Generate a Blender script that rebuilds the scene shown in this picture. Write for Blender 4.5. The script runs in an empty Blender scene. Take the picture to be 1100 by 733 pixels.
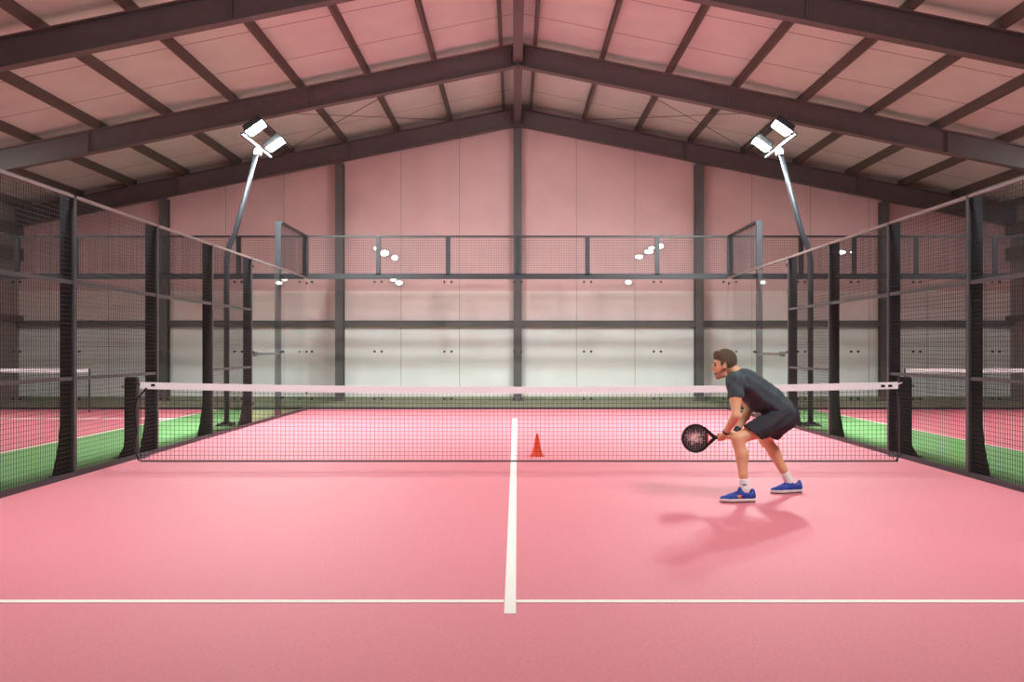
import bpy, math, random
import numpy as np
from mathutils import Vector, Matrix

random.seed(4)
C = bpy.context.scene.collection

# ------------------------------------------------------------------ measuring
F, CX, CY, CAMH = 1057.0, 553.0, 376.0, 1.41      # focal length in px, principal axis, camera height


def P(px, py, Y):
    """pixel measured on the photograph + distance -> point in the hall (metres)."""
    return Vector(((px - CX) * Y / F, Y, CAMH - (py - CY) * Y / F))


XL, XR = -4.90, 5.04          # inner faces of the two side fences
AX = 0.07                     # axis of the court
YB = 23.3                     # back glass wall
YW = 27.6                     # end wall of the hall
HW = 13.9                     # half width of the hall
YF = -9.0                     # wall behind the camera
SL = 0.203                    # roof pitch
GZ = 3.13                     # height of the fence
MZ = 4.12                     # height of the back mesh

# ------------------------------------------------------------------ materials


def mat(name, col, rough=0.6, metal=0.0, noise=0.0, scale=20.0, bump=0.0, bscale=None, spec=0.5, emit=None, estr=0.0):
    m = bpy.data.materials.new(name)
    m.use_nodes = True
    nt = m.node_tree
    b = nt.nodes['Principled BSDF']
    lin = [((c / 255) / 12.92 if c / 255 <= 0.04045 else ((c / 255 + 0.055) / 1.055) ** 2.4) for c in col]
    b.inputs['Base Color'].default_value = (*lin, 1)
    b.inputs['Roughness'].default_value = rough
    b.inputs['Metallic'].default_value = metal
    b.inputs['Specular IOR Level'].default_value = spec
    tc = nt.nodes.new('ShaderNodeTexCoord')
    if noise > 0:
        n = nt.nodes.new('ShaderNodeTexNoise')
        n.inputs['Scale'].default_value = scale
        n.inputs['Detail'].default_value = 5
        nt.links.new(tc.outputs['Object'], n.inputs['Vector'])
        r = nt.nodes.new('ShaderNodeValToRGB')
        r.color_ramp.elements[0].position = 0.3
        r.color_ramp.elements[1].position = 0.7
        r.color_ramp.elements[0].color = (*[max(0, c * (1 - noise)) for c in lin], 1)
        r.color_ramp.elements[1].color = (*[min(1, c * (1 + noise)) for c in lin], 1)
        nt.links.new(n.outputs['Fac'], r.inputs['Fac'])
        nt.links.new(r.outputs['Color'], b.inputs['Base Color'])
    if bump > 0:
        n2 = nt.nodes.new('ShaderNodeTexNoise')
        n2.inputs['Scale'].default_value = bscale or scale
        n2.inputs['Detail'].default_value = 3
        nt.links.new(tc.outputs['Object'], n2.inputs['Vector'])
        bp = nt.nodes.new('ShaderNodeBump')
        bp.inputs['Strength'].default_value = bump
        bp.inputs['Distance'].default_value = 0.01
        nt.links.new(n2.outputs['Fac'], bp.inputs['Height'])
        nt.links.new(bp.outputs['Normal'], b.inputs['Normal'])
    if emit:
        b.inputs['Emission Color'].default_value = (*emit, 1)
        b.inputs['Emission Strength'].default_value = estr
    return m


def joint_mat(name, col, joint, axis, off, period, width, rough=0.75, second=None):
    """sheet panels with narrow dark joints repeating along one object axis."""
    m = mat(name, col, rough, noise=0.05, scale=1.3)
    nt = m.node_tree
    b = nt.nodes['Principled BSDF']
    tc = nt.nodes.new('ShaderNodeTexCoord')
    sp = nt.nodes.new('ShaderNodeSeparateXYZ')
    nt.links.new(tc.outputs['Object'], sp.inputs[0])

    def line(axis, off, period, width):
        def M(op, a, bv=None):
            n = nt.nodes.new('ShaderNodeMath')
            n.operation = op
            nt.links.new(a, n.inputs[0])
            if bv is not None:
                n.inputs[1].default_value = bv
            return n.outputs[0]
        v = M('SUBTRACT', sp.outputs[axis], off)
        v = M('DIVIDE', v, period)
        v = M('FRACT', v)
        return M('LESS_THAN', v, width / period)
    fac = line(axis, off, period, width)
    if second:
        f2 = line(*second)
        mx = nt.nodes.new('ShaderNodeMath')
        mx.operation = 'MAXIMUM'
        nt.links.new(fac, mx.inputs[0])
        nt.links.new(f2, mx.inputs[1])
        fac = mx.outputs[0]
    mix = nt.nodes.new('ShaderNodeMix')
    mix.data_type = 'RGBA'
    old = b.inputs['Base Color'].links[0].from_socket
    nt.links.new(fac, mix.inputs['Factor'])
    nt.links.new(old, mix.inputs['A'])
    mix.inputs['B'].default_value = (*[(c / 255) ** 2.2 for c in joint], 1)
    nt.links.new(mix.outputs['Result'], b.inputs['Base Color'])
    return m


def glass_mat():
    m = bpy.data.materials.new('clear_glass')
    m.use_nodes = True
    nt = m.node_tree
    nt.nodes.clear()
    o = nt.nodes.new('ShaderNodeOutputMaterial')
    t = nt.nodes.new('ShaderNodeBsdfTransparent')
    t.inputs[0].default_value = (0.98, 0.993, 0.986, 1)
    g = nt.nodes.new('ShaderNodeBsdfGlossy')
    g.inputs['Roughness'].default_value = 0.02
    lw = nt.nodes.new('ShaderNodeLayerWeight')
    lw.inputs['Blend'].default_value = 0.5
    pw = nt.nodes.new('ShaderNodeMath')
    pw.operation = 'POWER'
    pw.inputs[1].default_value = 5.0
    nt.links.new(lw.outputs['Facing'], pw.inputs[0])
    fr = nt.nodes.new('ShaderNodeMath')
    fr.operation = 'MULTIPLY_ADD'
    fr.inputs[1].default_value = 0.5
    fr.inputs[2].default_value = 0.025
    nt.links.new(pw.outputs[0], fr.inputs[0])
    mx = nt.nodes.new('ShaderNodeMixShader')
    nt.links.new(fr.outputs[0], mx.inputs[0])
    nt.links.new(t.outputs[0], mx.inputs[1])
    nt.links.new(g.outputs[0], mx.inputs[2])
    nt.links.new(mx.outputs[0], o.inputs[0])
    return m


M = dict(
    pink=mat('pink_turf', (229, 130, 141), 0.6, noise=0.08, scale=55, bump=0.35, bscale=260, spec=0.5),
    green=mat('green_turf', (128, 180, 116), 0.9, noise=0.22, scale=40, bump=0.4, bscale=220, spec=0.2),
    dgreen=mat('worn_green_carpet', (138, 150, 122), 0.9, noise=0.18, scale=4, bump=0.3, bscale=150, spec=0.2),
    paint=mat('white_line_paint', (252, 247, 236), 0.75, noise=0.03, scale=60, bump=0.2, bscale=220, spec=0.2),
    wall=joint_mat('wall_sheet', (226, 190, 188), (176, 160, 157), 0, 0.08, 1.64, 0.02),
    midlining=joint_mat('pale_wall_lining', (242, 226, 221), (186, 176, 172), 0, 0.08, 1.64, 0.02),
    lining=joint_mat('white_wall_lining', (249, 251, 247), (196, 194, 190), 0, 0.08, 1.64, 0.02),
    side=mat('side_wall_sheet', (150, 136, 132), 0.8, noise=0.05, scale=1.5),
    ceil=joint_mat('roof_sheet', (214, 216, 211), (130, 112, 110), 1, 0.85, 1.93, 0.03),
    rafter=mat('brown_grey_steel', (98, 86, 86), 0.55, noise=0.08, scale=6),
    purlin=mat('dark_brown_steel', (92, 80, 74), 0.6, noise=0.08, scale=6),
    column=mat('grey_steel', (100, 97, 95), 0.55, noise=0.06, scale=6),
    black=mat('black_powder_coat', (44, 46, 50), 0.45, noise=0.06, scale=12),
    wire=mat('mesh_wire', (50, 51, 54), 0.5, spec=0.4),
    rail=mat('dark_rail', (60, 62, 65), 0.35, noise=0.05, scale=12),
    toprail=mat('pale_top_rail', (134, 128, 124), 0.4, noise=0.05, scale=12),  # rail steel with the lamps' glancing light put into its colour
    pole=mat('grey_mast_paint', (36, 40, 46), 0.5, noise=0.05, scale=10),
    alu=mat('bright_aluminium', (176, 178, 182), 0.35, metal=0.8),
    barpaint=mat('grey_bar_paint', (120, 122, 126), 0.4),
    lens=mat('lit_lens', (255, 255, 255), 0.4, emit=(0.94, 1.0, 1.0), estr=820.0),
    softlens=mat('lit_soft_lens', (255, 255, 255), 0.4, emit=(0.94, 1.0, 1.0), estr=290.0),
    spot=mat('lit_small_lens', (255, 255, 255), 0.4, emit=(1.0, 0.99, 0.97), estr=5.0),  # glow of the added spots that stand for glass reflections
    netcord=mat('black_net_cord', (38, 36, 38), 0.8),
    band=mat('white_net_tape', (255, 255, 255), 0.7, noise=0.04, scale=40),
    cone=mat('orange_plastic', (255, 78, 20), 0.4, noise=0.04, scale=20),
    skin=mat('skin', (226, 172, 134), 0.55, noise=0.06, scale=14, bump=0.05, bscale=80),
    stubble=mat('stubble', (178, 128, 102), 0.7, noise=0.15, scale=120),
    hair=mat('brown_hair', (92, 74, 56), 0.7, noise=0.4, scale=70, bump=0.9, bscale=120),
    shirt=mat('charcoal_jersey', (74, 83, 87), 0.85, noise=0.32, scale=90, bump=0.15, bscale=40, spec=0.2),
    shorts=mat('black_sports_cloth', (56, 56, 60), 0.8, noise=0.12, scale=60, bump=0.15, bscale=30, spec=0.2),
    sock=mat('white_sock', (240, 236, 232), 0.9, noise=0.04, scale=60, bump=0.2, bscale=200),
    shoe=mat('blue_shoe_mesh', (40, 68, 160), 0.6, noise=0.6, scale=38),
    sole=mat('white_rubber', (238, 234, 228), 0.6),
    outsole=mat('dark_rubber', (70, 56, 54), 0.7),
    orange=mat('orange_print', (240, 150, 96), 0.6),
    dark=mat('matt_black', (26, 26, 28), 0.6),
    eye=mat('dark_eye', (40, 30, 26), 0.2),
    pale=mat('pale_grip_end', (226, 200, 200), 0.6),
    grip=mat('grip_tape', (50, 46, 48), 0.8, noise=0.1, scale=60),
    redprint=mat('red_print', (232, 74, 86), 0.6),
    glass=glass_mat(),
)

# racket face: dark with a pale speckled print in the middle
def racket_mat():
    m = mat('racket_face', (40, 36, 40), 0.35)
    nt = m.node_tree
    b = nt.nodes['Principled BSDF']
    tc = nt.nodes.new('ShaderNodeTexCoord')
    mp = nt.nodes.new('ShaderNodeMapping')
    mp.inputs['Scale'].default_value = (9.0, 1, 13)
    mp.inputs['Location'].default_value = (0.1, 0, -0.1)
    nt.links.new(tc.outputs['Object'], mp.inputs[0])
    ln = nt.nodes.new('ShaderNodeVectorMath')
    ln.operation = 'LENGTH'
    sp = nt.nodes.new('ShaderNodeSeparateXYZ')
    cb = nt.nodes.new('ShaderNodeCombineXYZ')
    nt.links.new(mp.outputs[0], sp.inputs[0])
    nt.links.new(sp.outputs[0], cb.inputs[0])
    nt.links.new(sp.outputs[2], cb.inputs[1])
    nt.links.new(cb.outputs[0], ln.inputs[0])
    n = nt.nodes.new('ShaderNodeTexNoise')
    n.inputs['Scale'].default_value = 38
    nt.links.new(tc.outputs['Object'], n.inputs['Vector'])
    a = nt.nodes.new('ShaderNodeMath')
    a.operation = 'MULTIPLY_ADD'
    nt.links.new(n.outputs['Fac'], a.inputs[0])
    a.inputs[1].default_value = 1.6
    nt.links.new(ln.outputs['Value'], a.inputs[2])
    r = nt.nodes.new('ShaderNodeValToRGB')
    r.color_ramp.elements[0].position = 0.36
    r.color_ramp.elements[0].color = (0.75, 0.55, 0.52, 1)
    r.color_ramp.elements[1].position = 0.62
    r.color_ramp.elements[1].color = (0.02, 0.017, 0.02, 1)
    dv = nt.nodes.new('ShaderNodeMath')
    dv.operation = 'DIVIDE'
    dv.inputs[1].default_value = 2.6
    nt.links.new(a.outputs[0], dv.inputs[0])
    nt.links.new(dv.outputs[0], r.inputs['Fac'])
    nt.links.new(r.outputs['Color'], b.inputs['Base Color'])
    return m


M['racket'] = racket_mat()

# ------------------------------------------------------------------ mesh builder


class MB:
    def __init__(self):
        self.v, self.f = [], []

    def add(self, vs, fs):
        o = len(self.v)
        self.v += [tuple(p) for p in vs]
        self.f += [tuple(i + o for i in q) for q in fs]

    def box(self, a, b):
        x0, y0, z0 = a
        x1, y1, z1 = b
        vs = [(x, y, z) for z in (z0, z1) for y in (y0, y1) for x in (x0, x1)]
        self.add(vs, [(0, 2, 3, 1), (4, 5, 7, 6), (0, 1, 5, 4), (2, 6, 7, 3), (0, 4, 6, 2), (1, 3, 7, 5)])
        return self

    def prism(self, pts, vec):
        """polygon pts (list of 3D) extruded by vec."""
        n = len(pts)
        vec = Vector(vec)
        vs = [Vector(p) for p in pts] + [Vector(p) + vec for p in pts]
        self.add(vs, [tuple(range(n - 1, -1, -1)), tuple(range(n, 2 * n))] + [(i, (i + 1) % n, (i + 1) % n + n, i + n) for i in range(n)])
        return self

    def tube(self, pts, r, n=10, cap=True):
        pts = [Vector(p) for p in pts]
        rs = r if isinstance(r, (list, tuple)) else [r] * len(pts)
        vs, fs = [], []
        up = None
        for i, p in enumerate(pts):
            d = (pts[min(i + 1, len(pts) - 1)] - pts[max(i - 1, 0)]).normalized()
            if up is None:
                up = Vector((0, 0, 1)) if abs(d.z) < 0.9 else Vector((0, 1, 0))
            s = d.cross(up).normalized()
            up = s.cross(d).normalized()
            for k in range(n):
                a = 2 * math.pi * k / n
                vs.append(p + (s * math.cos(a) + up * math.sin(a)) * rs[i])
        for i in range(len(pts) - 1):
            for k in range(n):
                fs.append((i * n + k, i * n + (k + 1) % n, (i + 1) * n + (k + 1) % n, (i + 1) * n + k))
        if cap:
            fs.append(tuple(range(n - 1, -1, -1)))
            fs.append(tuple((len(pts) - 1) * n + k for k in range(n)))
        self.add(vs, fs)
        return self

    def lathe(self, prof, c, n=28):
        vs, fs = [], []
        for r, z in prof:
            for k in range(n):
                a = 2 * math.pi * k / n
                vs.append((c[0] + r * math.cos(a), c[1] + r * math.sin(a), c[2] + z))
        for i in range(len(prof) - 1):
            for k in range(n):
                fs.append((i * n + k, i * n + (k + 1) % n, (i + 1) * n + (k + 1) % n, (i + 1) * n + k))
        self.add(vs, fs)
        return self

    def build(self, name, m, parent=None, smooth=False, bevel=0.0, world=True):
        me = bpy.data.meshes.new(name)
        me.from_pydata(self.v, [], self.f)
        me.update()
        return link(name, me, m, parent, smooth, bevel, world)


def link(name, me, m, parent=None, smooth=False, bevel=0.0, world=True):
    o = bpy.data.objects.new(name, me)
    C.objects.link(o)
    me.materials.append(m)
    if smooth:
        me.polygons.foreach_set('use_smooth', [True] * len(me.polygons))
    if bevel > 0:
        b = o.modifiers.new('bevel', 'BEVEL')
        b.width = bevel
        b.segments = 2
        b.limit_method = 'ANGLE'
    if parent is not None:
        o.parent = parent
        if world:
            base = parent
            off = Vector((0, 0, 0))
            while base is not None:
                off += base.location
                base = base.parent
            o.location = -off
    return o


def grid_wires(origin, u, v, lu, lv, step, r, name, m, parent, step_v=None):
    """welded wire mesh: square-section rods along u and v."""
    u, v = np.array(u, float), np.array(v, float)
    w = np.cross(u, v)
    o = np.array(origin, float)
    vs, fs = [], []

    def rod(a, b, s1, s2):
        k = len(vs)
        for p in (a, b):
            for c1, c2 in ((-1, -1), (1, -1), (1, 1), (-1, 1)):
                vs.append(tuple(p + s1 * r * c1 + s2 * r * c2))
        for i in range(4):
            j = (i + 1) % 4
            fs.append((k + i, k + j, k + 4 + j, k + 4 + i))
    nu = max(1, round(lu / step))
    nv = max(1, round(lv / (step_v or step)))
    for i in range(1, nu):
        a = o + u * lu * i / nu
        rod(a, a + v * lv, u, w)
    for j in range(1, nv):
        a = o + v * lv * j / nv + w * r * 1.6
        rod(a, a + u * lu, v, w)
    me = bpy.data.meshes.new(name)
    me.from_pydata(vs, [], fs)
    me.update()
    return link(name, me, m, parent)


def thing(name, label, cat, loc=(0, 0, 0), group=None):
    o = bpy.data.objects.new(name, None)
    o.empty_display_size = 0.2
    C.objects.link(o)
    o.location = loc
    o['label'] = label
    o['category'] = cat
    if group:
        o['group'] = group
    return o


def struct(name, mb, m, parent=None, **k):
    o = mb.build(name, m, parent, **k)
    o['kind'] = 'structure'
    return o


# ------------------------------------------------------------------ the hall
fl = struct('floor', MB().box((-HW, YF, -0.2), (HW, YW, -0.012)), M['dgreen'])
struct('court_surface', MB().box((XL - 0.02, YF, -0.012), (XR + 0.02, YB, 0.0)), M['pink'], fl)
for s, (xa, xb) in enumerate(((-7.0, XL - 0.02), (XR + 0.02, 7.02))):
    struct('green_turf_strip', MB().box((xa, YF, -0.012), (xb, YB, -0.002)), M['green'], fl)
struct('neighbouring_court_surface', MB().box((-HW, YF, -0.012), (-7.05, YB, -0.001)), M['pink'], fl)
struct('neighbouring_court_surface', MB().box((7.07, YF, -0.012), (HW, YB, -0.001)), M['pink'], fl)
struct('border_line', MB().box((-7.05, YF, -0.012), (-7.0, YB, 0.0)), M['paint'], fl)
struct('border_line', MB().box((7.02, YF, -0.012), (7.07, YB, 0.0)), M['paint'], fl)
struct('service_line', MB().box((-HW, 20.05, -0.012), (-7.05, 20.3, 0.0)), M['paint'], fl)
# centre line and near service line of the court
cl = MB()
ya, yb = CAMH * F / (660 - CY), CAMH * F / (450 - CY)
xs = [(541.5 - CX) * ya / F, (554.2 - CX) * ya / F, (555.2 - CX) * yb / F, (550.6 - CX) * yb / F]
cl.prism([(xs[0], ya, 0), (xs[1], ya, 0), (xs[2], yb, 0), (xs[3], yb, 0)], (0, 0, 0.003))
struct('centre_line', cl, M['paint'], fl)
ys = CAMH * F / (646.5 - CY)
xm = (548 - CX) * ys / F
struct('service_line', MB().box((XL - 0.02, ys - 0.03, 0), (xm - 0.034, ys + 0.03, 0.003)), M['paint'], fl)
struct('service_line', MB().box((xm + 0.034, ys - 0.03, 0), (XR + 0.02, ys + 0.03, 0.003)), M['paint'], fl)

Z_AP = 8.32                        # underside of the roof sheets at the ridge


def roof_z(x):
    return Z_AP - SL * abs(x - AX)


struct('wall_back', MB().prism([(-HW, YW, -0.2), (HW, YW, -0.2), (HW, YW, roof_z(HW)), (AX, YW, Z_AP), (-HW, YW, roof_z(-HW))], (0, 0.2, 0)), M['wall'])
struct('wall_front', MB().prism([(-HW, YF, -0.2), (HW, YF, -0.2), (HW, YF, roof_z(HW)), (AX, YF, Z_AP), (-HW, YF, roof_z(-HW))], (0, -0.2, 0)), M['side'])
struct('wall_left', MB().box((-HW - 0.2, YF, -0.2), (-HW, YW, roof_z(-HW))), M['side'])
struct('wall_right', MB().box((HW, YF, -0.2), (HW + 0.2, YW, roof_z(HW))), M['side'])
ce = MB()
for s in (-1, 1):
    e = s * (HW + 0.2)
    ce.prism([(AX, YF, Z_AP), (e, YF, roof_z(e)), (e, YF, roof_z(e) + 0.12), (AX, YF, Z_AP + 0.12)], (0, YW - YF, 0))
struct('ceiling', ce, M['ceil'])

# steel frame: rafters, purlins, ridge tube, columns, girts
PUR = 0.2
for i, yr in enumerate((27.28, 21.6, 15.85, 10.1)):
    r = MB()
    for s in (-1, 1):
        def pt(x, dz, y):
            return (AX + s * x, y, Z_AP - PUR - SL * x + dz)
        L = HW - 0.02
        d = 0.50
        for (z0, z1, w) in ((-0.025, 0.0, 0.11), (-d, -d + 0.025, 0.11), (-d + 0.02, -0.02, 0.012)):
            r.prism([pt(0.02, z0, yr - w), pt(L, z0, yr - w), pt(L, z1, yr - w), pt(0.02, z1, yr - w)], (0, 2 * w, 0))
        for xx in (0.16, 4.6, 9.4):          # stiffener plates across the web
            r.prism([pt(xx, -d, yr - 0.1), pt(xx + 0.02, -d, yr - 0.1), pt(xx + 0.02, 0, yr - 0.1), pt(xx, 0, yr - 0.1)], (0, 0.2, 0))
    r.box((AX - 0.03, yr - 0.13, Z_AP - PUR - 0.56), (AX + 0.03, yr + 0.13, Z_AP - PUR + 0.02))
    o = struct('roof_beam', r, M['rafter'])
    o['label'] = ('dark steel roof beam against the end wall', 'dark steel roof beam second from the end wall', 'dark steel roof beam crossing the upper corners', 'dark steel roof beam nearest the camera')[i]
for s in (-1, 1):
    for k in range(10):
        x = 0.38 + 1.475 * k
        if x > HW - 0.1:
            break
        p = MB()
        z = Z_AP - SL * x
        # C-section purlin
        p.prism([(AX + s * x - 0.035, YF, z - PUR), (AX + s * x + 0.035, YF, z - PUR), (AX + s * x + 0.035, YF, z + 0.02), (AX + s * x - 0.035, YF, z + 0.02)], (0, YW - YF, 0))
        struct('purlin', p, M['purlin'])
struct('ridge_tube', MB().box((AX - 0.1, YF, 7.72), (AX + 0.1, YW, 7.9)), M['rafter'])
for xc in (-9.78, -4.88, 0.08, 5.14, 10.3):
    c = MB()
    top = Z_AP - PUR - 0.5 - SL * abs(xc - AX)
    c.box((xc - 0.115, YW - 0.26, -0.012), (xc + 0.115, YW - 0.24, top))
    c.box((xc - 0.115, YW - 0.03, -0.012), (xc + 0.115, YW - 0.005, top))
    c.box((xc - 0.012, YW - 0.25, -0.012), (xc + 0.012, YW - 0.02, top))
    c.box((xc - 0.17, YW - 0.34, -0.012), (xc + 0.17, YW - 0.005, 0.02))
    struct('wall_column', c, M['column'])
struct('wall_back_lining', MB().box((-HW, YW - 0.012, -0.012), (HW, YW - 0.001, 2.06)), M['lining'])  # lower band of the wall, toned near white
struct('wall_back_lining', MB().box((-HW, YW - 0.012, 2.225), (HW, YW - 0.001, 3.06)), M['midlining'])  # middle band, toned paler pink than the wall above
g = MB()
g.box((-HW, YW - 0.2, 2.20), (HW, YW - 0.002, 2.225))
g.box((-HW, YW - 0.2, 2.05), (HW, YW - 0.18, 2.21))
struct('wall_girt', g, M['column'])
for s in (-1, 1):
    for (a, b) in (((1.8, 27.0), (6.6, 21.9)), ((1.8, 21.9), (6.6, 27.0))):
        r = MB()
        r.tube([(AX + s * a[0], a[1], roof_z(AX + a[0]) - 0.24), (AX + s * b[0], b[1], roof_z(AX + b[0]) - 0.24)], 0.008, 6)
        struct('bracing_rod', r, M['purlin'])
for s in (-1, 1):                                   # girts and eave tubes along the side walls
    for z, h in ((4.62, 0.3), (3.9, 0.35), (2.2, 0.16)):
        b = MB().box((s * HW - 0.14, YF, z), (s * HW + 0.14, YW, z + h))
        struct('eave_girt', b, M['purlin'])
struct('baseboard_back', MB().box((-HW, YW - 0.06, -0.012), (HW, YW - 0.002, 0.10)), M['dgreen'])

# ------------------------------------------------------------------ side fences
LYS = {'left': [5.9, 8.4, 10.94, 13.47, 15.92, 18.3, 20.75, YB], 'right': [5.9, 8.4, 10.93, 13.26, 15.75, 18.1, 20.65, YB]}


def fence(side):
    s = -1 if side == 'left' else 1
    LY = LYS[side]
    X = XL if s < 0 else XR
    t = thing('court_fence', ('black mesh and glass side fence where the net cord hangs loose' if s < 0 else 'black mesh and glass side fence behind the player'), 'fence', (X, 12, 0), 'court side fences')

    def bx(x0, x1, y0, y1, z0, z1, mb=None):
        xa, xb = sorted((X + s * x0, X + s * x1))
        return (mb or MB()).box((xa, y0, z0), (xb, y1, z1))
    for i, y in enumerate(LY):
        if i == len(LY) - 1:
            continue
        h = MZ if i == 6 else GZ
        # flat blade post with a flared foot outside the fence, plus a slim tube on the court side
        p = MB()
        w = 0.028
        top = h
        foot = [(0.0, 0.0), (0.205, 0.0), (0.20, 0.06), (0.165, 0.22), (0.14, 0.38), (0.122, 0.58), (0.122, top), (0.0, top)]
        if i == 6:
            foot = [(0.0, 0.0), (0.13, 0.0), (0.13, top), (0.0, top)]
        p.prism([(X + s * (0.025 + a), y - w, b) for a, b in foot], (0, 2 * w, 0))
        p.box(*[tuple(q) for q in ((min(X + s * 0.0, X + s * 0.24), y - 0.09, -0.002), (max(X, X + s * 0.24), y + 0.09, 0.012))])
        po = p.build('post', M['black'], t)
        if i < 6:
            tb = bx(-0.015, 0.028, y - 0.03, y + 0.03, 0.05, GZ)
            tb.build('post_tube', M['rail'], po)
    # rails
    bx(-0.02, 0.03, LY[0], YB, 0.0, 0.055).build('base_rail', M['black'], t)
    bx(-0.015, 0.03, LY[0], YB - 0.0, GZ - 0.035, GZ).build('top_rail', M['toprail'], t)
    bx(-0.005, 0.04, LY[0], LY[5], 2.135, 2.18).build('middle_rail', M['rail'], t)
    for i in range(5):
        if i == 3:
            continue                                   # the doorway between the posts is open below the middle rail
        bx(0.0, 0.035, LY[i] + 0.028, LY[i + 1] - 0.028, 1.07, 1.11).build('lower_rail', M['rail'], t)
    for i in range(5):
        y0, y1 = LY[i], LY[i + 1]
        z0 = 2.16 if i == 3 else 0.04
        grid_wires((X + s * 0.012, y0, z0), (0, 1, 0), (0, 0, 1), y1 - y0, GZ - 0.02 - z0, 0.05, 0.0019, 'mesh_panel', M['wire'], t)
    # glass near the back corner
    for (y0, y1) in ((LY[5] + 0.05, LY[6] - 0.01), (LY[6] + 0.01, YB - 0.02)):
        gl = bx(0.0, 0.012, y0, y1, 0.05, GZ - 0.035).build('glass_panel', M['glass'], t)
        for zz in (0.4, 1.37, 2.98):
            for yy in (y0 + 0.08, y1 - 0.08):
                MB().tube([(X - s * 0.012, yy, zz), (X + s * 0.03, yy, zz)], 0.026, 10).build('clamp', M['dark'], gl)
    # raised mesh panel over the last glass pane
    bx(0.0, 0.05, LY[6], YB, MZ - 0.05, MZ).build('top_rail', M['black'], t)
    grid_wires((X + s * 0.02, LY[6], GZ), (0, 1, 0), (0, 0, 1), YB - LY[6], MZ - GZ - 0.03, 0.05, 0.0019, 'mesh_panel', M['wire'], t)
    bx(-0.01, 0.12, YB - 0.06, YB + 0.06, GZ, MZ).build('corner_post', M['black'], t)
    # steadying bar behind the glass
    b = MB()
    b.tube([(X + s * 0.07, 18.75, 1.33), (X + s * 0.07, LY[6], 1.33)], 0.028, 8)
    b.tube([(X + s * 0.012, 18.75, 1.33), (X + s * 0.11, 18.75, 1.33)], 0.05, 10)
    b.build('steadying_bar', M['rail'], t)
    return t


fence('left')
fence('right')

# ------------------------------------------------------------------ back walls


def back_wall(name, label, cuts, ends):
    t = thing(name, label, 'glass wall', ((cuts[0] + cuts[-1]) / 2, YB, 0), 'glass and mesh walls across the far end')
    x0, x1 = cuts[0], cuts[-1]
    MB().box((x0, YB + 0.012, GZ - 0.04), (x1, YB + 0.11, GZ + 0.09)).build('girder', M['black'], t)
    MB().box((x0, YB + 0.015, MZ - 0.045), (x1, YB + 0.06, MZ)).build('top_rail', M['black'], t)
    MB().box((x0, YB - 0.01, -0.012), (x1, YB + 0.05, 0.05)).build('base_rail', M['black'], t)
    for i, x in enumerate(cuts):
        if (i == 0 and not ends[0]) or (i == len(cuts) - 1 and not ends[1]):
            continue
        MB().box((x - 0.055, YB + 0.012, GZ + 0.05), (x + 0.055, YB + 0.075, MZ - 0.01)).build('post', M['black'], t)
    for a, b in zip(cuts[:-1], cuts[1:]):
        grid_wires((a, YB + 0.03, GZ + 0.08), (1, 0, 0), (0, 0, 1), b - a, MZ - GZ - 0.1, 0.05, 0.0020, 'mesh_panel', M['wire'], t)
        gl = MB().box((a + 0.006, YB, 0.05), (b - 0.006, YB + 0.012, GZ - 0.04)).build('glass_panel', M['glass'], t)
        for zz in (0.25, 1.37, 3.02):
            for xx in (a + 0.085, b - 0.085):
                MB().tube([(xx, YB - 0.012, zz), (xx, YB + 0.03, zz)], 0.028, 10).build('clamp', M['dark'], gl)
    return t


n = 6
cuts = [XL + 0.01 + (XR - XL - 0.02) * i / n for i in range(n + 1)]
back_wall('glass_wall', 'clear glass wall with dark mesh above it closing the far end of the player\'s court', cuts, (False, False))
back_wall('glass_wall', 'glass and mesh wall across the far end, beyond the fence with the loose net cord', [-13.6, -11.8, -10.4, -8.3, -6.55, XL - 0.11], (False, False))
back_wall('glass_wall', 'glass and mesh wall across the far end, beyond the fence behind the player', [XR + 0.12, 6.79, 8.05, 9.52, 11.4, 13.6], (False, False))

# ------------------------------------------------------------------ lamp masts


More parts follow.
